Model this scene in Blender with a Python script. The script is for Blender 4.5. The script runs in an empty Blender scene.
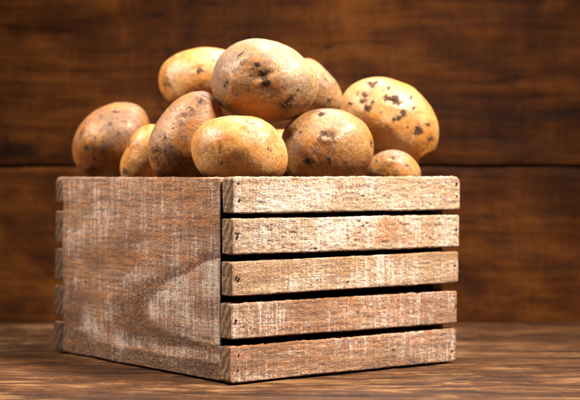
import bpy, bmesh, math
import numpy as np
from mathutils import Vector, Matrix

sc = bpy.context.scene
C = sc.collection
R = math.radians

# ------------------------------------------------------------------ noise
def _h(i, j, k, s):
    n = (i * 374761393 + j * 668265263 + k * 2147483647 + s * 1274126177) & 0xffffffff
    n = ((n ^ (n >> 13)) * 1274126177) & 0xffffffff
    n = ((n ^ (n >> 16)) * 2246822519) & 0xffffffff
    return ((n ^ (n >> 15)) & 0xffffff) / float(0xffffff)

def vnoise(p, s=0):
    """smooth value noise, -1..1, p is (n,3)"""
    f = np.floor(p); t = p - f; f = f.astype(np.int64)
    t = t * t * t * (t * (t * 6 - 15) + 10)
    i, j, k = f[:, 0], f[:, 1], f[:, 2]
    x, y, z = t[:, 0], t[:, 1], t[:, 2]
    def L(a, b, w): return a + (b - a) * w
    r = L(L(L(_h(i, j, k, s), _h(i+1, j, k, s), x), L(_h(i, j+1, k, s), _h(i+1, j+1, k, s), x), y),
          L(L(_h(i, j, k+1, s), _h(i+1, j, k+1, s), x), L(_h(i, j+1, k+1, s), _h(i+1, j+1, k+1, s), x), y), z)
    return r * 2 - 1

def fbm(p, s=0, o=4, g=.5):
    a, r = 1., 0
    for q in range(o):
        r = r + a * vnoise(p * (2.03 ** q) + 17.3 * q, s + q); a *= g
    return r

# ------------------------------------------------------------------ nodes
class NT:
    def __init__(s, name):
        s.m = bpy.data.materials.new(name); s.m.use_nodes = True
        s.t = s.m.node_tree; s.t.nodes.clear()
        s.out = s.t.nodes.new('ShaderNodeOutputMaterial')
        s.b = s.t.nodes.new('ShaderNodeBsdfPrincipled')
        s.t.links.new(s.b.outputs[0], s.out.inputs[0])
        s.tc = s.t.nodes.new('ShaderNodeTexCoord'); s.oi = s.t.nodes.new('ShaderNodeObjectInfo')
    def _in(s, sock, v):
        if v is None: return
        if isinstance(v, bpy.types.NodeSocket): s.t.links.new(v, sock)
        elif isinstance(v, (int, float)) and sock.type in ('RGBA',): sock.default_value = (v, v, v, 1)
        elif isinstance(v, tuple) and sock.type == 'RGBA' and len(v) == 3: sock.default_value = v + (1,)
        else: sock.default_value = v
    def math(s, op, a, b=None, c=None, clamp=False):
        n = s.t.nodes.new('ShaderNodeMath'); n.operation = op; n.use_clamp = clamp
        for q, v in enumerate((a, b, c)): s._in(n.inputs[q], v)
        return n.outputs[0]
    def vec(s, op, a, b=None):
        n = s.t.nodes.new('ShaderNodeVectorMath'); n.operation = op
        s._in(n.inputs[0], a); s._in(n.inputs[1], b); return n.outputs[0]
    def coord(s, jit=5.):
        r = s.t.nodes.new('ShaderNodeCombineXYZ')
        m = s.math('MULTIPLY', s.oi.outputs['Random'], jit)
        for q in range(3): s._in(r.inputs[q], m)
        return s.vec('ADD', s.tc.outputs['Object'], r.outputs[0])
    def noise(s, v, scale=1., detail=4., rough=.55, dist=0., stretch=None):
        if stretch: v = s.vec('MULTIPLY', v, stretch)
        n = s.t.nodes.new('ShaderNodeTexNoise'); s._in(n.inputs['Vector'], v)
        n.inputs['Scale'].default_value = scale; n.inputs['Detail'].default_value = detail
        n.inputs['Roughness'].default_value = rough; n.inputs['Distortion'].default_value = dist
        return n.outputs[0]
    def voro(s, v, scale, feat='F1', rnd=1.):
        n = s.t.nodes.new('ShaderNodeTexVoronoi'); n.feature = feat; s._in(n.inputs['Vector'], v)
        n.inputs['Scale'].default_value = scale; n.inputs['Randomness'].default_value = rnd
        return n
    def step(s, v, a, b, lo=0., hi=1.):
        n = s.t.nodes.new('ShaderNodeMapRange'); n.interpolation_type = 'SMOOTHSTEP'
        s._in(n.inputs[0], v)
        for q, w in zip((1, 2, 3, 4), (a, b, lo, hi)): n.inputs[q].default_value = w
        return n.outputs[0]
    def mix(s, f, a, b, mode='MIX'):
        n = s.t.nodes.new('ShaderNodeMix'); n.data_type = 'RGBA'; n.blend_type = mode
        s._in(n.inputs[0], f); s._in(n.inputs[6], a); s._in(n.inputs[7], b); return n.outputs[2]
    def ramp(s, f, stops):
        n = s.t.nodes.new('ShaderNodeValToRGB'); s._in(n.inputs[0], f); e = n.color_ramp.elements
        while len(e) < len(stops): e.new(.5)
        for q, (p, c) in enumerate(stops): e[q].position = p; e[q].color = c + (1,)
        return n.outputs[0]
    def attr(s, name):
        n = s.t.nodes.new('ShaderNodeAttribute'); n.attribute_name = name; return n.outputs['Fac']
    def bump(s, h, dist, strength=1., normal=None):
        n = s.t.nodes.new('ShaderNodeBump'); n.inputs['Distance'].default_value = dist
        n.inputs['Strength'].default_value = strength; s._in(n.inputs['Height'], h); s._in(n.inputs['Normal'], normal)
        return n.outputs[0]
    def finish(s, col, rough, normal=None, spec=.5):
        s._in(s.b.inputs['Base Color'], col); s._in(s.b.inputs['Roughness'], rough)
        s._in(s.b.inputs['Normal'], normal); s.b.inputs['Specular IOR Level'].default_value = spec
        return s.m

def crate_wood(name, pale, warm, deep, wash, wash_amt, saw=1., flame=False, streak=.5):
    """rough sawn, whitewashed pine; x is the grain, z the width of the board"""
    n = NT(name); v = n.coord(0. if flame else 5.)
    M, A = (lambda *q: n.math('MULTIPLY', *q)), (lambda *q: n.math('ADD', *q))
    rings = n.noise(v, 1., 3., .5, .5, (7., 60., 95.))
    fine = n.noise(v, 1., 5., .7, 0., (30., 380., 520.))
    sawm = n.noise(v, 1., 3., .65, 0., (640., 40., 24.))
    saww = n.noise(v, 1., 2., .5, 0., (190., 20., 12.))
    blot = n.noise(v, 24., 5., .62)
    patch = n.noise(v, 1., 3., .55, .4, (11., 30., 45.))
    fuzz = n.noise(v, 1., 4., .75, .5, (500., 800., 900.))
    fuzz2 = n.noise(v, 1., 4., .65, 1.2, (170., 300., 420.))
    heart = torn = None
    if flame:   # cathedral grain: a smooth heart, torn grain round it, a planed band and torn grain again
        sp = n.t.nodes.new('ShaderNodeSeparateXYZ'); n._in(sp.inputs[0], n.tc.outputs['Object'])
        w = n.noise(n.tc.outputs['Object'], 14., 4.)
        zz = A(A(sp.outputs[2], M(sp.outputs[0], -.12)), .033)
        q = M(n.math('POWER', n.math('ABSOLUTE', zz), 2.3), -250.)
        f = A(A(sp.outputs[0], q), M(n.math('SUBTRACT', w, .5), .07))
        f = A(f, M(n.math('SUBTRACT', fuzz2, .5), .034))
        low = n.step(zz, .012, -.004)
        heart = n.step(f, .010, .034)
        torn = M(n.math('SUBTRACT', 1., heart), M(n.step(f, -.060, .0), n.step(zz, .075, .03)))
        planed = M(M(n.step(f, -.020, -.045), n.step(f, -.115, -.085)), low)
        torn2 = M(n.step(f, -.095, -.125), low)
        torn = n.math('MAXIMUM', torn, torn2)
        smooth = n.math('MAXIMUM', heart, planed)
    col = n.mix(n.step(rings, .38, .60), warm, pale)
    col = n.mix(n.step(fine, .58, .36, 0., .8), col, deep)
    gl = n.noise(n.vec('ADD', v, n.vec('MULTIPLY', blot, (0., .006, .012))), 1., 2., .5, 0., (2.6, 40., 75.))   # crisp growth lines
    gl = n.math('ABSOLUTE', n.math('SUBTRACT', n.math('FRACT', M(gl, 9.)), .5))
    col = n.mix(M(n.step(gl, .10, .0, 0., streak), n.step(fuzz, .62, .45)), col, (deep[0] * .7, deep[1] * .6, deep[2] * .6))
    col = n.mix(M(n.step(patch, .50, .36, 0., streak), n.step(fuzz2, .30, .60)), col, deep)
    col = n.mix(n.step(n.noise(v, 1., 3., .5, .3, (16., 40., 30.)), .60, .70, 0., .6), col, tuple(x * y for x, y in zip(warm, (1., .72, .5))))
    # whitewash left on the crests of the saw marks
    wf = A(A(M(blot, .50), M(patch, .35)), A(M(sawm, .75 * saw), M(saww, .35 * saw)))
    wf = A(wf, A(M(fuzz2, .45), M(fuzz, .65)))
    mean = .5 * (.85 + 1.10 * saw + 1.10)
    if heart is not None: wf = A(wf, A(M(smooth, .10), M(torn, -.04)))
    wm = n.step(wf, mean + .13 - wash_amt, mean + .36 - wash_amt, 0., .9)
    col = n.mix(wm, col, wash)
    pit = n.step(fuzz, .44, .34, 0., .85)
    if heart is not None:
        pit = M(pit, n.math('SUBTRACT', 1., M(smooth, .7)))
        col = n.mix(M(torn, n.step(n.noise(v, 1., 3., .7, .6, (300., 480., 520.)), .54, .44, 0., .8)), col, (.085, .040, .018))
    col = n.mix(pit, col, (.075, .035, .016))
    col = n.mix(M(n.attr('worn'), n.step(fuzz2, .34, .52)), col, (.20, .072, .018))
    h = A(A(M(sawm, 1.1 * saw), M(saww, .5 * saw)), A(M(fuzz, 1.), M(fuzz2, 1.)))
    h = A(h, M(fine, .5))
    if torn is not None: h = A(h, M(torn, M(fuzz2, 2.2)))
    nr = n.bump(h, .0019, 1.)
    return n.finish(col, n.step(fuzz2, .3, .7, .26, .5), nr, .6)

def end_grain(name, a, b):
    n = NT(name); v = n.coord(3.)
    w = n.t.nodes.new('ShaderNodeTexWave'); w.wave_type = 'BANDS'; w.bands_direction = 'DIAGONAL'
    n._in(w.inputs[0], n.vec('MULTIPLY', v, (0., 1.6, 1.))); w.inputs['Scale'].default_value = 48.
    w.inputs['Distortion'].default_value = 5.; w.inputs['Detail'].default_value = 4.; w.inputs['Detail Scale'].default_value = 2.5
    f = n.noise(v, 900., 4., .7)
    col = n.mix(n.step(w.outputs[1], .25, .75), a, b)
    col = n.mix(n.step(f, .48, .34, 0., .8), col, (.035, .02, .012))
    h = n.math('ADD', n.math('MULTIPLY', w.outputs[1], .5), f)
    return n.finish(col, .7, n.bump(h, .0009, .9), .3)

def dark_wood(name, cols, scale=1., gloss=(.3, .6), worn=None, crack=.6, bd=.0012, spec=.5, wf=1., mot=.22, gw=.40, fx=1., sw=.06, ff=.6, knot=None):
    """stained plank; x is the grain, second axis the width"""
    n = NT(name); v = n.coord(7.)
    warp = n.noise(v, 1., 3., .5, 0., (1.6 * scale, 7 * scale, 7 * scale))
    vv = n.vec('ADD', n.vec('MULTIPLY', v, (1., 1., 1.)), n.vec('MULTIPLY', warp, (.0, .16, .16)))
    big = n.noise(vv, 1., 4., .55, .5, (3. * scale, 16 * scale * wf, 16 * scale * wf))
    grain = n.noise(vv, 1., 6., .68, .3, (6. * scale * fx, 95 * scale * wf, 95 * scale * wf))
    fib = n.noise(vv, 1., 4., .7, 0., (14 * scale * fx, 420 * scale * wf, 420 * scale * wf))
    sawn = n.noise(v, 1., 3., .6, 0., (260 * scale, 14., 14.))
    blot = n.noise(v, 11. * scale, 6., .7, .5)
    f = n.math('ADD', n.math('MULTIPLY', big, 1.07 - gw - mot), n.math('MULTIPLY', grain, gw))
    f = n.math('ADD', f, n.math('MULTIPLY', blot, mot))
    f = n.math('ADD', f, n.math('MULTIPLY', sawn, sw))
    col = n.ramp(n.step(f, .36, .72), cols)
    col = n.mix(n.step(fib, .49, .35, 0., ff), col, (.018, .008, .004))
    ck = n.step(grain, .385, .33, 0., crack)
    col = n.mix(ck, col, (.01, .005, .003))
    if knot:    # one dark knot with its swirl
        dv = n.vec('MULTIPLY', n.vec('SUBTRACT', n.tc.outputs['Object'], knot), (.42, 0., 1.))
        ln = n.t.nodes.new('ShaderNodeVectorMath'); ln.operation = 'LENGTH'; n._in(ln.inputs[0], dv)
        kd = n.math('ADD', ln.outputs['Value'], n.math('MULTIPLY', n.math('SUBTRACT', blot, .5), .012))
        col = n.mix(n.step(kd, .016, .006, 0., .85), col, (.006, .0025, .001))
    if worn:
        wf = n.math('ADD', n.math('MULTIPLY', blot, .8), n.math('MULTIPLY', grain, 1.))
        col = n.mix(n.step(wf, .93, 1.15, 0., .7), col, worn)
    h = n.math('ADD', n.math('MULTIPLY', grain, 1.2), n.math('MULTIPLY', fib, .4))
    h = n.math('SUBTRACT', h, n.math('MULTIPLY', ck, .6)); h = n.math('ADD', h, n.math('MULTIPLY', sawn, .18))
    return n.finish(col, n.step(blot, .35, .65, gloss[0], gloss[1]), n.bump(h, bd, .9), spec)

def potato_skin(name, gold, tan, film, amt=.5):
    n = NT(name); v = n.coord(9.)
    M, A = (lambda *q: n.math('MULTIPLY', *q)), (lambda *q: n.math('ADD', *q))
    a = n.noise(v, 24., 4., .55, .6); b = n.noise(v, 75., 6., .68, .8); c = n.noise(v, 480., 5., .72)
    d = n.noise(v, 30., 5., .62, 1.2); e = n.noise(v, 170., 6., .72, 1.2); g = n.noise(v, 13., 3., .5, .5)
    col = n.mix(n.step(a, .36, .64), gold, tan)
    col = n.mix(n.step(b, .60, .38, 0., .55), col, (gold[0] * .62, gold[1] * .52, gold[2] * .5))
    col = n.mix(n.step(e, .44, .68, 0., .32), col, tan)
    col = n.mix(n.step(c, .46, .66, 0., .28), col, tuple(min(1, q * 1.25 + .03) for q in tan))
    # flaky russeted skin
    net = n.voro(n.vec('ADD', v, n.vec('MULTIPLY', b, (.014, .014, .014))), 190., 'DISTANCE_TO_EDGE').outputs[0]
    col = n.mix(M(n.step(net, .12, .0, 0., .5), M(n.step(d, .42, .6), n.step(e, .4, .6))), col, (.16, .075, .035))
    # smeared film of dried soil, thick in places
    fm = A(A(M(d, .60), M(e, .50)), M(g, .35))
    fmk = n.step(fm, .86 - .16 * amt, .98 - .16 * amt, 0., .72)
    col = n.mix(fmk, col, film)
    fm2 = A(M(g, .6), A(M(b, .5), M(c, .35)))
    col = n.mix(n.step(fm2, .93 - .12 * amt, 1.03 - .12 * amt, 0., .6), col, tuple(x * .45 for x in film))
    # lenticels and specks, clustered
    s1 = M(n.step(n.voro(v, 250.).outputs[0], .22, .09), n.step(n.noise(v, 55., 3.), .43, .56))
    clus = n.step(A(M(d, .7), M(b, .4)), .45, .58, .2, 1.)
    s2 = M(n.step(n.voro(n.vec('ADD', v, n.vec('MULTIPLY', c, (.002, .002, .002))), 430.).outputs[0], .42, .16), clus)
    s2 = M(s2, n.step(e, .34, .44))
    sp = n.math('MAXIMUM', s1, M(s2, min(.85, .25 + .6 * amt)))
    col = n.mix(M(sp, .9), col, (.045, .019, .009))
    # clods of soil with ragged, smeared edges
    at = n.attr('soil'); tr = A(M(n.math('SUBTRACT', e, .5), 2.2), M(n.math('SUBTRACT', c, .5), 1.3))
    halo = n.step(A(at, M(tr, 1.1)), .08, .60, 0., .85)
    col = n.mix(M(halo, n.step(at, .01, .15)), col, (.11, .048, .022))
    sm = M(n.step(A(at, tr), .46, .62), n.step(at, .04, .25))
    col = n.mix(M(sm, .92), col, n.mix(n.step(c, .4, .6), (.020, .010, .006), (.085, .043, .022)))
    h = A(M(c, .55), M(e, .30)); h = A(h, M(sm, .9)); h = n.math('SUBTRACT', h, M(sp, .35)); h = A(h, M(fmk, .25))
    rough = A(n.step(b, .35, .65, .40, .54), M(n.math('MAXIMUM', sm, fmk), .22))
    m = n.finish(col, rough, n.bump(h, .00045, .8), .5)
    n._in(n.b.inputs['Specular IOR Level'], n.math('MULTIPLY_ADD', sm, -.42, .5))
    n.b.inputs['Subsurface Weight'].default_value = .04
    n.b.inputs['Subsurface Radius'].default_value = (.006, .0025, .0008); n.b.inputs['Subsurface Scale'].default_value = 1.
    return m

# ------------------------------------------------------------------ meshes
def link(name, me, mat, parent=None, loc=(0, 0, 0), rot=(0, 0, 0)):
    o = bpy.data.objects.new(name, me); C.objects.link(o)
    for m in (mat if isinstance(mat, (list, tuple)) else [mat]):
        if len(me.materials) < (len(mat) if isinstance(mat, (list, tuple)) else 1): me.materials.append(m)
    o.location = loc; o.rotation_euler = rot
    if parent is not None: o.parent = parent
    return o

def np_mesh(name, V, Fq):
    me = bpy.data.meshes.new(name)
    nv, nf, k = len(V), len(Fq), Fq.shape[1]
    me.vertices.add(nv); me.vertices.foreach_set('co', V.astype(np.float32).ravel())
    me.loops.add(nf * k); me.loops.foreach_set('vertex_index', Fq.astype(np.int32).ravel())
    me.polygons.add(nf); me.polygons.foreach_set('loop_start', np.arange(nf, dtype=np.int32) * k)
    me.update(calc_edges=True); me.validate()
    me.polygons.foreach_set('use_smooth', np.ones(len(me.polygons), dtype=bool)); me.update()
    return me

def axis_pts(h, r, cell):
    e = [-h, -h + r * .3, -h + r * .65, -h + r]
    n = max(2, int(round(2 * (h - r) / cell)))
    mid = list(np.linspace(-h + r, h - r, n + 1))[1:-1]
    return np.array(e + mid + [-q for q in e[::-1]])

def board_mesh(name, L, T, W, r=.0015, cell=.001, cell_back=None, seed=0, relief=None, wob=.0006, corners=()):
    """rounded board: x length, y thickness, z width; every face a grid, pushed about by relief(p, normal)"""
    H = np.array([L, T, W]) / 2
    ax = [axis_pts(H[0], r, cell), axis_pts(H[1], r, max(cell, .002)), axis_pts(H[2], r, cell)]
    Vs, Fs, n0 = [], [], 0
    for d in range(3):
        a, b = [(1, 2), (2, 0), (0, 1)][d]
        A, B = np.meshgrid(ax[a], ax[b], indexing='ij')
        for sgn in (-1, 1):
            P = np.zeros(A.shape + (3,)); P[..., a] = A; P[..., b] = B; P[..., d] = sgn * H[d]
            na, nb = A.shape
            idx = (np.arange(na)[:, None] * nb + np.arange(nb)[None, :]) + n0
            q = np.stack([idx[:-1, :-1], idx[1:, :-1], idx[1:, 1:], idx[:-1, 1:]], -1).reshape(-1, 4)
            if sgn < 0: q = q[:, ::-1]
            Vs.append(P.reshape(-1, 3)); Fs.append(q); n0 += na * nb
    V = np.concatenate(Vs); Fq = np.concatenate(Fs)
    key = np.round(V * 1e6).astype(np.int64)
    _, first, inv = np.unique(key, axis=0, return_index=True, return_inverse=True)
    V = V[first]; Fq = np.asarray(inv).ravel()[Fq]
    Q = np.clip(V, -(H - r), H - r); D = V - Q
    Nn = D / np.maximum(np.linalg.norm(D, axis=1, keepdims=True), 1e-9)
    P = Q + Nn * r
    for sx, sz, rc in corners:                           # worn round corner at one end
        dx, dz = P[:, 0] * sx - (H[0] - rc), P[:, 2] * sz - (H[2] - rc)
        m = (dx > 0) & (dz > 0)
        k = np.where(m, np.maximum(dx, dz) / np.maximum(np.hypot(dx, dz), 1e-9), 1.)
        P[:, 0] = np.where(m, sx * (H[0] - rc + dx * k), P[:, 0]); P[:, 2] = np.where(m, sz * (H[2] - rc + dz * k), P[:, 2])
    s = seed * 13.7
    # uneven edges and slight warp of hand-sawn timber
    W1 = vnoise(P * np.array([22, 60, 60]) + s, seed); W2 = vnoise(P * np.array([90, 150, 150]) + s, seed + 9)
    P = P + Nn * (wob * W1 + wob * .45 * W2)[:, None]
    if relief is not None:
        flat = np.clip((np.abs(Nn).max(1) - .80) / .19, .12, 1)          # keep the arrises straighter than the faces
        de = np.sort((H - np.abs(P)) , axis=1)[:, 1]                     # distance to the nearest long edge of the face
        flat = np.minimum(flat, np.clip(.06 + de / .003, 0, 1))
        P = P + Nn * (relief(P + 0, s) * flat)[:, None]
    me = np_mesh(name, P, Fq)
    return me

def sawn_relief(saw, fuzz, amp=.00040):
    def f(p, s):
        q = p + s
        a = vnoise(q * np.array([420, 60, 20]), 3) * saw
        b = fbm(q * np.array([260, 400, 480]), 5, 2) * fuzz
        c = fbm(q * np.array([60, 300, 220]), 7, 3) * .6
        return amp * (a + b + c)
    return f

def set_end_slots(me):
    """faces at the two ends of a board take the end-grain slot"""
    n = len(me.polygons); nn = np.zeros(n * 3, np.float32); me.polygons.foreach_get('normal', nn); nn = nn.reshape(-1, 3)
    cc = np.zeros(n * 3, np.float32); me.polygons.foreach_get('center', cc); cc = cc.reshape(-1, 3)
    L = np.abs(cc[:, 0]).max()
    me.polygons.foreach_set('material_index', (np.abs(cc[:, 0]) > L - .0011).astype(np.int32)); me.update()

def empty(name, loc=(0, 0, 0), rz=0., **props):
    o = bpy.data.objects.new(name, None); C.objects.link(o); o.location = loc; o.rotation_euler = (0, 0, rz)
    o.empty_display_size = .05
    for k, v in props.items(): o[k] = v
    return o

# ------------------------------------------------------------------ materials
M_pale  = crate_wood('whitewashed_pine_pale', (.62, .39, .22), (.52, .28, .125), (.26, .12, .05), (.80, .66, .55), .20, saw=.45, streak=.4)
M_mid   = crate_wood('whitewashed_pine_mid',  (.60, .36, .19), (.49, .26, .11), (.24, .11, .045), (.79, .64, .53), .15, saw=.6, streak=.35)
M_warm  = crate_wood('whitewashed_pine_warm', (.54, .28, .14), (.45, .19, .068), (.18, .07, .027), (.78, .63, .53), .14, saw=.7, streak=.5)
M_panel = crate_wood('sawn_pine_end_board', (.44, .23, .12), (.50, .20, .055), (.13, .048, .019), (.78, .63, .53), .125, saw=.8, flame=True, streak=.8)
M_enddk = end_grain('dark_end_grain', (.15, .085, .05), (.07, .038, .02))  # darker end grain, used on the back slats
M_end   = end_grain('end_grain', (.30, .18, .105), (.155, .085, .045))
M_nail  = NT('rusted_iron').finish((.012, .009, .008), .7)
M_wall  = dark_wood('stained_wall_plank', [(0., (.009, .0022, .0006)), (.35, (.029, .0074, .0012)), (.65, (.062, .0168, .0024)), (1., (.13, .040, .0062))], scale=.8, gloss=(.6, .75), bd=.0010, spec=.08, mot=.42, gw=.28, crack=.6, sw=.08, ff=.5, knot=(-.325, 0., -.093))
M_table = dark_wood('worn_table_plank', [(0., (.008, .0028, .0009)), (.35, (.032, .0110, .0033)), (.65, (.074, .027, .0083)), (1., (.15, .062, .021))], scale=1.15, gloss=(.55, .75), worn=(.26, .135, .055), crack=.95, bd=.0026, spec=.16, wf=.85, mot=.18, gw=.60, fx=1.9, ff=.9)

# ------------------------------------------------------------------ the setting
wall = empty('wall', (0, 1.745, 0), label='dark stained wall of wide horizontal planks behind the crate', category='wall')
seams = [(-.004, .1755), (.1785, .40), (.403, .62), (.623, .86)]
for i, (a, b) in enumerate(seams):
    me = board_mesh('wall_plank', 3.0, .024, b - a, r=.003, cell=.012, seed=31 + i, wob=.0012)
    link('plank', me, M_wall, wall, (0.31 * i - .3, (.009, .013, .011, .012)[i], (a + b) / 2))
table = empty('table', (0, 1.2, 0), label='worn brown plank tabletop under the potato crate', category='table')
tp = [(.50, .795), (.797, 1.098), (1.10, 1.432), (1.434, 1.742)]
for i, (a, b) in enumerate(tp):
    me = board_mesh('table_plank', 3.0, .03, b - a, r=.002, cell=.012, seed=51 + i, wob=.0004)
    link("plank", me, M_table, table, (.2 * i - .3, (a + b) / 2 - 1.2, -.0155 - .0003 * i), (R(90), 0, 0))

# ------------------------------------------------------------------ the crate
YAW = .6455
crate = empty('crate', (-.0469, 1.2161, 0), YAW,
              label='rough whitewashed slatted wooden crate heaped with potatoes', category='crate')
LS, LE, TS, TE = .2474, .2945, .0148, .012
flare = lambda z: .0017 * (z - .083) / .083
#        z at near end (low, high)   z at far end       nudge at each end      material
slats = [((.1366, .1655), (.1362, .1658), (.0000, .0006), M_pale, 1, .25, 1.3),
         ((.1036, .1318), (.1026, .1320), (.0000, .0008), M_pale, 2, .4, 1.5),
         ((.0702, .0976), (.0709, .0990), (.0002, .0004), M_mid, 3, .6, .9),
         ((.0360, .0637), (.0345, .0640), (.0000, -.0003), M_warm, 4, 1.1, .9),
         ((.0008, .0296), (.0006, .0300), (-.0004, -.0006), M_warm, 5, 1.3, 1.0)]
def nail(x, z, parent, k):
    me = bpy.data.meshes.new('nail_head'); bm = bmesh.new()
    bmesh.ops.create_cone(bm, cap_ends=True, segments=10, radius1=.0009, radius2=.0008, depth=.0012)
    for v in bm.verts:
        a = math.sin(v.co.x * 9000 + k * 3) * .00018; v.co.x = v.co.x * (1 + .25 * math.sin(k)) + a; v.co.y *= 1.35
    bm.to_mesh(me); bm.free()
    return link('nail_head', me, M_nail, parent, (x, -TS / 2 - .00015, z), (R(90), R(25 * math.sin(k * 2.1)), 0))
nails = [(((.0055, .0095), (.0066, -.0040)), ((-.0045, .0085), (-.0045, -.0025))),
         (((.0053, .0000),), ((-.0040, .0010),)),
         (((.0050, .0018), (.0072, .0002)), ((-.0050, .0015),)),
         (((.0052, .0008),), ((-.0022, .0005),)),
         (((.0090, .0078), (.0080, -.0045)), ((-.0060, .0070), (-.0055, -.0050)))]
def slat(za, zb, nud, mat, seed, saw, fuzz, v, back=False, corners=()):
    ca, cb = sum(za) / 2, sum(zb) / 2; w = ((za[1] - za[0]) + (zb[1] - zb[0])) / 2
    x0 = flare(ca) + nud[0]; x1 = LS + flare(cb) * 1.25 + nud[1]
    me = board_mesh('slat', x1 - x0, TS, w, r=.0016, cell=.0009 if not back else .0016, seed=seed, relief=sawn_relief(saw, fuzz), wob=.00028, corners=corners)
    set_end_slots(me)
    if not back:
        p = np.zeros(len(me.vertices) * 3, np.float32); me.vertices.foreach_get('co', p); p = p.reshape(-1, 3)
        xx = p[:, 0] + (x1 - x0) / 2 + .0012 * vnoise(p * 220., seed)
        a = me.attributes.new('worn', 'FLOAT', 'POINT'); a.data.foreach_set('value', (.9 * np.clip(1 - (xx - .0008) / .0026, 0, 1)).astype(np.float32))
    return link('slat', me, [mat, M_enddk if back else M_end], crate, ((x0 + x1) / 2, v, (ca + cb) / 2), (0, -math.atan2(cb - ca, x1 - x0), 0)), x1 - x0
for i, (za, zb, nud, mat, seed, saw, fuzz) in enumerate(slats):
    s, L = slat(za, zb, nud, mat, seed, saw, fuzz, TS / 2, corners=((1, 1, .006), (-1, 1, .0025)) if i == 0 else ((-1, -1, .004), (1, 1, .002)) if i == 4 else ())
    k = i * 3
    for x, z in nails[i][0]: nail(-L / 2 + x, z, s, k); k += 1
    for x, z in nails[i][1]: nail(L / 2 + x, z, s, k); k += 1
back = [(.1412, .1652), (.1023, .1327), (.0682, .0975), (.0340, .0625), (.0008, .0285)]
for i, z in enumerate(back):
    slat(z, z, (0, 0), slats[i][3], 11 + i, 1., 1., LE - TS / 2, True, ((-1, 1, .005),) if i == 0 else ())
def end_board(u, seed, cell):
    L = LE - 2 * TS - .0019
    me = board_mesh('end_board', L, TE, .1645, r=.0013, cell=cell, seed=seed, relief=sawn_relief(1.1, 1., .00034), wob=.0005)
    o = link('end_board', me, M_panel, crate, (u, LE / 2 + .0006, .0828), (0, 0, R(-90)))
    return o
end_board(TE / 2 + .0002, 21, .0009); end_board(LS - TE / 2 - .0030, 22, .003)
for i in range(4):
    w = .061
    me = board_mesh('floor_slat', LS - 2 * TE - .006, .008, w, r=.001, cell=.004, seed=41 + i)
    link('floor_slat', me, M_warm, crate, (LS / 2, TS + .034 + i * .0655, .0065), (R(90), 0, 0))

# black sheet added behind the front slats as the shade in their gaps
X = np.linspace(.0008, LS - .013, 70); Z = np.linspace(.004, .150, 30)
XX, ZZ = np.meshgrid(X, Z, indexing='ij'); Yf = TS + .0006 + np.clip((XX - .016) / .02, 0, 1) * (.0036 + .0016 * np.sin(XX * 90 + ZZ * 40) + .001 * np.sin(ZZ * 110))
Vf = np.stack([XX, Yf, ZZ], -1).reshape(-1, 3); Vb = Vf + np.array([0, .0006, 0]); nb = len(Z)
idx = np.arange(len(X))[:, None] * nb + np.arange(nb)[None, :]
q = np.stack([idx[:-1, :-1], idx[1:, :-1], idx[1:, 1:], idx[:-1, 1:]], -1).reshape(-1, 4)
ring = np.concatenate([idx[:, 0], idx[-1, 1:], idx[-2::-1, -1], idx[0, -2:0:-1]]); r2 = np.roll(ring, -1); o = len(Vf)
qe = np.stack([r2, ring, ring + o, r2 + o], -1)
link('gap_shade_sheet', np_mesh('gap_shade_sheet', np.concatenate([Vf, Vb]), np.concatenate([q, q[:, ::-1] + o, qe])), NT('gap_shade_black').finish((.006, .005, .005), .95, None, .1), crate)

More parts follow.
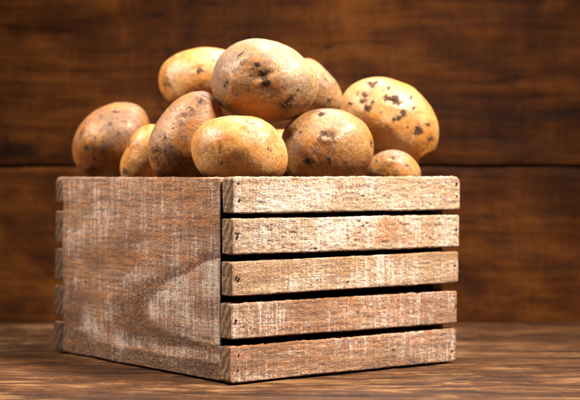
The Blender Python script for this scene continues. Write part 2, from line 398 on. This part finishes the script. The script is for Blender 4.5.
# ------------------------------------------------------------------ the potatoes: centre, half-thickness, section (mm), soil spots and eyes (m)
POT={
 'p1':dict(c=(-0.1708, 1.455, 0.1994),dy=0.036,
  r=[36.0, 39.4, 42.9, 44.0, 42.2, 39.2, 36.2, 33.8, 32.3, 31.9, 32.5, 33.9, 35.7, 37.6, 39.1, 39.2, 38.1, 36.8, 35.7, 34.8, 34.0, 33.5, 33.6, 34.3],
  spots=[(0.0034, 0.0147, 0.0029, 0.6), (-0.0057, 0.009, 0.0024, 0.6), (-0.0105, 0.0022, 0.0019, 0.6), (-0.001, 0.0, 0.0029, 0.6), (0.001, -0.0057, 0.0029, 0.6), (-0.0203, -0.0067, 0.0038, 0.7), (-0.0124, -0.0172, 0.0024, 0.6), (-0.0078, 0.0239, 0.0029, 0.5), (0.0103, 0.0057, 0.0029, 0.6), (-0.0147, -0.0258, 0.0048, 0.7), (0.0162, 0.02, 0.0038, 0.5)],
  eyes=[(0.0067, 0.0277, 0.0048, 0.0009), (-0.0258, 0.0057, 0.0048, 0.0007)]),
 'p2':dict(c=(-0.1317, 1.405, 0.1853),dy=0.027,
  r=[24.6, 25.2, 26.5, 28.0, 29.0, 29.1, 27.7, 25.1, 22.9, 21.6, 20.8, 20.8, 22.6, 25.7, 29.1, 31.1, 30.5, 28.6, 27.0, 26.1, 25.6, 25.2, 24.8, 24.7],
  spots=[(-0.0184, -0.0147, 0.0037, 0.8), (-0.0147, -0.0028, 0.0018, 0.5), (-0.0074, 0.0055, 0.0012, 0.6)],
  eyes=[(-0.0157, 0.0092, 0.0037, 0.0006)]),
 'p3':dict(c=(-0.0905, 1.34, 0.2003),dy=0.031,
  r=[29.1, 32.0, 36.3, 40.8, 43.0, 41.5, 37.8, 34.2, 31.5, 29.9, 29.7, 30.7, 32.8, 35.7, 38.7, 41.0, 41.8, 40.3, 37.2, 33.6, 30.6, 28.1, 26.8, 27.3],
  spots=[(-0.0009, 0.0202, 0.0044, 0.6), (0.0044, 0.0237, 0.0035, 0.6), (-0.0053, 0.0149, 0.0035, 0.5), (-0.0167, -0.0009, 0.0022, 0.8), (-0.0114, -0.0079, 0.0018, 0.7), (-0.0272, -0.0114, 0.0035, 0.7), (-0.0281, -0.0185, 0.0035, 0.6), (0.0123, 0.0299, 0.0026, 0.6), (-0.0097, 0.0079, 0.0013, 0.7), (-0.0211, -0.0264, 0.0026, 0.5)],
  eyes=[(0.0158, 0.0369, 0.0044, 0.0022), (-0.0026, 0.0167, 0.0044, 0.0008), (-0.022, -0.0132, 0.0035, 0.0008)]),
 'p4':dict(c=(-0.0833, 1.46, 0.2589),dy=0.033,
  r=[42.0, 41.8, 39.5, 36.2, 33.1, 31.1, 30.1, 30.4, 31.8, 34.5, 38.2, 41.4, 42.6, 42.0, 40.1, 36.7, 33.0, 30.2, 29.1, 29.8, 31.5, 34.0, 37.0, 40.1],
  spots=[(-0.001, 0.0077, 0.0033, 1), (-0.0067, 0.0096, 0.0015, 0.8), (-0.0316, -0.001, 0.0029, 0.7), (-0.0297, -0.0067, 0.0033, 0.7), (0.0115, 0.0163, 0.0019, 0.5), (-0.0172, -0.0105, 0.0019, 0.5)],
  eyes=[(-0.0354, -0.0086, 0.0067, 0.0018), (-0.0029, 0.0086, 0.0038, 0.0006)]),
 'p5':dict(c=(-0.022, 1.345, 0.2498),dy=0.04,
  r=[46.6, 43.7, 40.0, 37.4, 36.1, 36.1, 37.4, 39.2, 41.2, 43.1, 45.0, 46.7, 47.4, 46.5, 44.3, 41.2, 38.2, 36.9, 37.2, 38.5, 40.1, 42.1, 44.8, 47.0],
  spots=[(0.0, 0.0018, 0.0032, 1.2), (0.0018, -0.0035, 0.0037, 1.2), (-0.0026, 0.0053, 0.0021, 1.1), (-0.0062, 0.0115, 0.0025, 1.1), (-0.0097, 0.0079, 0.0018, 0.7), (0.0212, -0.0212, 0.0035, 0.8), (0.0168, -0.0229, 0.0026, 0.7), (0.0238, -0.0168, 0.0026, 0.6), (-0.0326, -0.0026, 0.0014, 0.9), (-0.0344, -0.0062, 0.0012, 0.9), (0.0415, 0.0035, 0.0012, 1), (0.0282, -0.0097, 0.0011, 0.8), (-0.0247, -0.0132, 0.0014, 0.7), (-0.0115, 0.0026, 0.0031, 0.55), (-0.0185, 0.0132, 0.0035, 0.45), (-0.0291, 0.0062, 0.0035, 0.4), (0.0062, -0.015, 0.0014, 0.8), (-0.0132, -0.0079, 0.0013, 0.7), (0.0132, 0.0203, 0.0012, 0.6)],
  eyes=[(-0.0009, 0.0026, 0.0053, 0.0011), (0.0203, -0.0203, 0.0053, 0.0009), (-0.0326, -0.0044, 0.0044, 0.0006), (-0.022, 0.0203, 0.0053, 0.0005)]),
 'p6':dict(c=(0.0174, 1.47, 0.2489),dy=0.034,
  r=[31.2, 28.0, 26.2, 25.4, 26.1, 28.3, 30.1, 30.4, 29.5, 28.0, 26.6, 25.8, 25.4, 25.2, 25.0, 24.8, 25.1, 26.1, 27.6, 29.4, 31.7, 33.9, 35.1, 34.2],
  spots=[(0.0202, -0.0106, 0.0029, 0.8), (0.0251, 0.0058, 0.0013, 0.7), (0.0135, 0.0135, 0.0019, 0.4)],
  eyes=[(0.0164, 0.0096, 0.0048, 0.0006)]),
 'p7':dict(c=(-0.0421, 1.285, 0.1888),dy=0.036,
  r=[39.5, 37.0, 34.6, 32.5, 30.7, 29.4, 28.9, 29.8, 31.8, 35.0, 38.5, 40.8, 41.2, 40.3, 38.7, 36.4, 34.2, 32.5, 31.9, 32.9, 35.2, 38.6, 41.3, 41.4],
  spots=[(0.0362, -0.0059, 0.0013, 0.8), (-0.0152, -0.0118, 0.0014, 0.7), (-0.0261, -0.0093, 0.0013, 0.7), (0.0185, -0.0143, 0.0013, 0.6), (-0.0076, -0.016, 0.0011, 0.6), (0.0059, 0.0236, 0.0017, 0.5)],
  eyes=[(0.0101, 0.0236, 0.0059, 0.0016), (-0.0152, -0.0008, 0.0034, 0.0005), (0.0253, -0.0008, 0.0042, 0.0004)]),
 'p8':dict(c=(0.0335, 1.345, 0.1925),dy=0.036,
  r=[40.2, 39.7, 38.5, 36.6, 34.5, 33.2, 32.9, 33.5, 35.2, 37.7, 40.2, 41.6, 41.7, 41.4, 40.6, 38.9, 36.7, 34.8, 33.7, 34.2, 35.8, 37.6, 39.4, 40.2],
  spots=[(-0.0035, 0.0106, 0.0044, 0.8), (0.0026, 0.0088, 0.0035, 0.8), (-0.0079, 0.0062, 0.003, 0.7), (-0.0071, 0.0273, 0.0026, 1), (0.0379, 0.0035, 0.0018, 1.2), (0.0379, 0.0, 0.0016, 1), (0.0009, -0.0115, 0.0028, 0.9), (-0.0176, -0.0132, 0.0035, 0.8), (-0.0247, 0.0115, 0.0022, 0.6), (0.015, -0.0141, 0.0013, 0.7), (0.0106, 0.0229, 0.0011, 0.7), (-0.0123, -0.0035, 0.0014, 0.6)],
  eyes=[(-0.0009, 0.0097, 0.0053, 0.0015), (0.0379, 0.0018, 0.0035, 0.0009), (-0.0062, 0.0273, 0.0035, 0.0008), (-0.0176, -0.0132, 0.0044, 0.0009)]),
 'p9':dict(c=(0.0927, 1.428, 0.2175),dy=0.04,
  r=[44.8, 42.2, 40.0, 38.6, 38.3, 38.8, 40.2, 42.3, 45.2, 48.2, 49.7, 47.7, 42.8, 37.7, 34.3, 32.4, 32.0, 33.3, 36.1, 40.8, 46.7, 50.4, 50.0, 47.6],
  spots=[(-0.0172, 0.0334, 0.0032, 1), (-0.0131, 0.0346, 0.0022, 0.8), (-0.0248, 0.0237, 0.0028, 1), (-0.0262, 0.0178, 0.0032, 1), (-0.0215, 0.0112, 0.0032, 1), (-0.0163, 0.0169, 0.0022, 1), (-0.0309, 0.0253, 0.0021, 0.8), (-0.0044, 0.02, 0.0032, 1.1), (0.0025, 0.0184, 0.0041, 1.3), (0.0047, 0.0155, 0.0028, 1.1), (0.0103, 0.0056, 0.003, 1.1), (0.0071, 0.0023, 0.0028, 1), (0.0017, 0.0002, 0.0024, 0.9), (0.0253, -0.0084, 0.0034, 1.3), (0.0225, -0.0112, 0.0022, 1.1), (0.0328, -0.0037, 0.0024, 1), (0.0178, 0.0206, 0.0021, 0.9), (0.0361, -0.0159, 0.0032, 0.7), (0.03, -0.0356, 0.0028, 1), (-0.0019, 0.03, 0.0019, 0.9), (0.0206, 0.0112, 0.0016, 0.8), (-0.0365, 0.0159, 0.0021, 0.8), (-0.0103, 0.0075, 0.0015, 0.8), (0.014, -0.0066, 0.0013, 0.8), (-0.0066, 0.0272, 0.0015, 0.8), (0.0084, 0.0272, 0.0013, 0.7)],
  eyes=[(0.0028, 0.0169, 0.0056, 0.0009), (-0.0234, 0.0187, 0.0056, 0.0008), (0.0234, -0.0094, 0.0047, 0.0009), (0.0318, -0.0365, 0.0047, 0.0015)]),
 'p10':dict(c=(0.0923, 1.38, 0.1723),dy=0.025,
  r=[25.1, 22.8, 20.9, 19.6, 18.8, 18.2, 17.9, 17.9, 18.2, 19.0, 20.4, 22.2, 24.0, 24.9, 24.0, 22.4, 20.7, 18.9, 18.1, 18.9, 20.7, 22.6, 24.7, 26.1],
  spots=[(-0.0045, 0.0036, 0.002, 0.7), (0.0118, 0.0036, 0.0016, 0.7), (-0.0154, 0.0081, 0.0016, 0.7), (0.0018, 0.01, 0.0024, 0.5)],
  eyes=[(0.0, 0.01, 0.0036, 0.0007)]),
}
_bm = bmesh.new(); bmesh.ops.create_icosphere(_bm, subdivisions=7, radius=1.)
ICO_V = np.array([v.co[:] for v in _bm.verts]); ICO_F = np.array([[q.index for q in f.verts] for f in _bm.faces]); _bm.free()
_bm = bmesh.new(); bmesh.ops.create_icosphere(_bm, subdivisions=5, radius=1.)
LOW_V = np.array([v.co[:] for v in _bm.verts]); LOW_F = np.array([[q.index for q in f.verts] for f in _bm.faces]); _bm.free()

def potato_mesh(name, r, dy, spots, eyes, seed, hi=True):
    """lumpy tuber: r is its half-width in metres round the long section, dy its half-thickness"""
    d = (ICO_V if hi else LOW_V); Fc = ICO_F if hi else LOW_F
    d = d / np.linalg.norm(d, axis=1, keepdims=True)
    r = np.array(r); N = len(r)
    th = np.arctan2(d[:, 2], d[:, 0]) % (2 * np.pi)
    # smooth periodic interpolation through the section (Fourier)
    co = np.fft.rfft(r) / N; k = np.arange(len(co))
    keep = 8
    rr = np.real(co[0] + 2 * sum(co[q] * np.exp(1j * q * th) for q in range(1, keep)))
    mean = np.real(co[0] + 2 * sum(co[q] * np.exp(1j * q * th) for q in range(1, 4)))
    w = np.abs(d[:, 1]) ** 1.5
    rr = rr * (1 - w) + mean * w
    P = np.stack([d[:, 0] * rr, d[:, 1] * dy, d[:, 2] * rr], 1)
    nr = np.stack([d[:, 0] / rr, d[:, 1] / dy, d[:, 2] / rr], 1); nr /= np.linalg.norm(nr, axis=1, keepdims=True)
    s = seed * 7.31
    side = np.clip(np.abs(d[:, 1]) * 1.5, 0.25, 1)      # keep the long section true, let the flanks be lumpier
    P = P + nr * (.0027 * vnoise(P * 33 + s, seed) * side + .0004 * vnoise(P * 80 + s, seed + 3) + .00012 * fbm(P * 330 + s, seed + 5, 3))[:, None]
    soil = np.zeros(len(P))
    rs = np.random.RandomState(seed)
    front = P[:, 1] < 0
    allsp = [(a, b, c_, e, True) for a, b, c_, e in spots]
    for _ in range(7):
        t = rs.uniform(0, 6.28); q = rs.uniform(.15, .8); allsp.append((math.cos(t) * q * r.mean(), math.sin(t) * q * r.mean(), rs.uniform(.0016, .0038), rs.uniform(.6, 1.), False))
    wx = fbm(P * 260 + s, seed + 11, 4) * .0014; wz = fbm(P * 260 + s + 50, seed + 15, 4) * .0014
    for a, b, w_, e, fr in allsp:
        dd = np.hypot(P[:, 0] + wx - a, P[:, 2] + wz - b) / (w_ * .95)
        m = e * np.exp(-dd ** 2 * .9) * (front if fr else ~front)
        soil = np.maximum(soil, m)
    alle = [(a, b, c_, e, True) for a, b, c_, e in eyes]
    for _ in range(3):
        t = rs.uniform(0, 6.28); q = rs.uniform(.2, .7); alle.append((math.cos(t) * q * r.mean(), math.sin(t) * q * r.mean(), .0045, rs.uniform(.0007, .0013), False))
    for a, b, w_, dep, fr in alle:
        t = math.atan2(b, a) + 1.5708
        dx, dz = P[:, 0] - a, P[:, 2] - b
        al = dx * math.cos(t) + dz * math.sin(t); ac = -dx * math.sin(t) + dz * math.cos(t)
        g = np.exp(-(al / (w_ * 1.3)) ** 2 - (ac / (w_ * .55)) ** 2)
        rim = np.exp(-(al / (w_ * 1.7)) ** 2 - ((ac - w_ * .9) / (w_ * .6)) ** 2)
        m = (front if fr else ~front)
        P = P + nr * ((-1.5 * dep * g + dep * .8 * rim) * m)[:, None]
        soil = np.maximum(soil, .5 * g * m)
    P = P + nr * (.00035 * np.clip(soil - .35, 0, 1))[:, None]
    me = np_mesh(name, P, Fc)
    a = me.attributes.new('soil', 'FLOAT', 'POINT'); a.data.foreach_set('value', soil.astype(np.float32))
    return me

SK = {
 'gold':  potato_skin('potato_skin_golden', (.42, .150, .013), (.42, .235, .085), (.15, .078, .036), .50),
 'tan':   potato_skin('potato_skin_tan',    (.35, .135, .018), (.37, .21, .085), (.14, .083, .048), 1.2),
 'brown': potato_skin('potato_skin_brown',  (.31, .100, .008), (.30, .145, .038), (.105, .052, .024), 1.05),
}
G = 'potatoes heaped in the crate'
LAB = {
 'p1': ('brown', 'leftmost potato of the heap, brownish, at the far left corner of the crate'),
 'p2': ('gold',  'small pale potato mostly hidden between the leftmost potato and the tilted one'),
 'p3': ('brown', 'tilted pear shaped potato with creased dirty top, left of the front golden one'),
 'p4': ('gold',  'golden potato at the upper back left of the heap, scarred at its left end'),
 'p5': ('tan',   'largest dirty potato crowning the heap, with a big dark clod of soil on its face'),
 'p6': ('tan',   'potato mostly hidden behind the right side of the big top potato'),
 'p7': ('gold',  'clean bright golden potato at the front, above the near corner of the crate'),
 'p8': ('brown', 'flattened orange brown potato below the big top one, with a brown eye in its middle'),
 'p9': ('gold',  'large round potato at right of the heap, spattered with many dark soil spots'),
 'p10': ('tan',  'smallest potato at the right end, low behind the top slat under the spotted one'),
}
for i, (k, q) in enumerate(POT.items()):
    me = potato_mesh('potato', [v * .001 for v in q['r']], q['dy'], q['spots'], q['eyes'], 3 + i)
    o = link('potato', me, SK[LAB[k][0]], None, q['c'])
    o['label'] = LAB[k][1]; o['category'] = 'potato'; o['group'] = G

# potatoes deeper in the crate that carry the visible heap (u, v along the crate's sides, z, three half-sizes)
cu, su = math.cos(YAW), math.sin(YAW)
deep = [(.125, .215, .188, .040, .036, .036), (.208, .162, .186, .034, .034, .032), (.200, .112, .134, .034, .030, .028), (.095, .142, .170, .036, .034, .030), (.158, .146, .184, .027, .026, .026),
        (.058, .235, .134, .036, .030, .027), (.192, .235, .148, .034, .032, .030), (.050, .150, .135, .034, .030, .027),
        (.052, .052, .118, .032, .030, .026), (.120, .050, .124, .033, .032, .026), (.190, .048, .124, .030, .028, .025)]
for a in range(3):
    for b in range(4):
        deep.append((.049 + a * .073 + .004 * math.sin(a * 5 + b * 3), .052 + b * .064 + .004 * math.sin(a * 2 + b * 7), .048 + .005 * math.sin(a * 3 + b * 4.), .034, .030, .032))
base = [potato_mesh('potato', [1 / math.hypot(math.cos(t) / A, math.sin(t) / B) for t in np.arange(24) * math.pi / 12], Cc, [], [], 30 + j, False)
        for j, (A, B, Cc) in enumerate([(.036, .031, .032), (.035, .032, .030), (.036, .030, .033)])]
for j, (u, v, z, a, b, e) in enumerate(deep):
    ref = [(.036, .031, .032), (.035, .032, .030), (.036, .030, .033)][j % 3]
    o = link('potato', base[j % 3], SK['brown'], None, (-.0469 + u * cu - v * su, 1.2161 + u * su + v * cu, z), (0, 0, 0))
    o.scale = (a / ref[0], b / ref[2], e / ref[1])
    o['label'] = 'potato buried inside the crate beneath the visible heap'; o['category'] = 'potato'; o['group'] = 'potatoes buried inside the crate'

# ------------------------------------------------------------------ light
w = bpy.data.worlds.new("World"); sc.world = w; w.use_nodes = True
w.node_tree.nodes['Background'].inputs[0].default_value = (1., .86, .72, 1); w.node_tree.nodes['Background'].inputs[1].default_value = .003
def area(name, loc, target, size, power, col, spread=180):
    l = bpy.data.lights.new(name, 'AREA'); l.energy = power; l.color = col; l.size = size
    o = bpy.data.objects.new(name, l); C.objects.link(o); o.location = loc
    o.rotation_euler = (Vector(target) - Vector(loc)).to_track_quat('-Z', 'Y').to_euler()
    l.spread = R(spread)
    return o
area('key_softbox', (.54, 1.04, .98), (.05, 1.32, .15), .17, 9.0, (1., .93, .83), 75)
area('fill_softbox', (-.62, 1.22, .74), (-.05, 1.34, .15), .16, 2.8, (1., .90, .80), 75)
area('top_softbox', (.05, 1.58, .80), (0., 1.34, .2), .20, 2.6, (1., .95, .88), 100)

# ------------------------------------------------------------------ camera
cam = bpy.data.cameras.new('camera'); co = bpy.data.objects.new('camera', cam); C.objects.link(co)
cam.sensor_width = 36.; cam.lens = 36 * 1525 / 580; cam.clip_start = .05; cam.clip_end = 50
co.location = (0, 0, .1665); co.rotation_euler = (R(90) - .0158, 0, 0)
cam.dof.use_dof = True; cam.dof.focus_distance = 1.235; cam.dof.aperture_fstop = 6.8
sc.camera = co
sc.view_settings.view_transform = 'Standard'; sc.view_settings.look = 'None'; sc.view_settings.gamma = 1.; sc.view_settings.exposure = 0.
sc.render.engine = 'CYCLES'; sc.cycles.use_denoising = True; sc.cycles.diffuse_bounces = 2
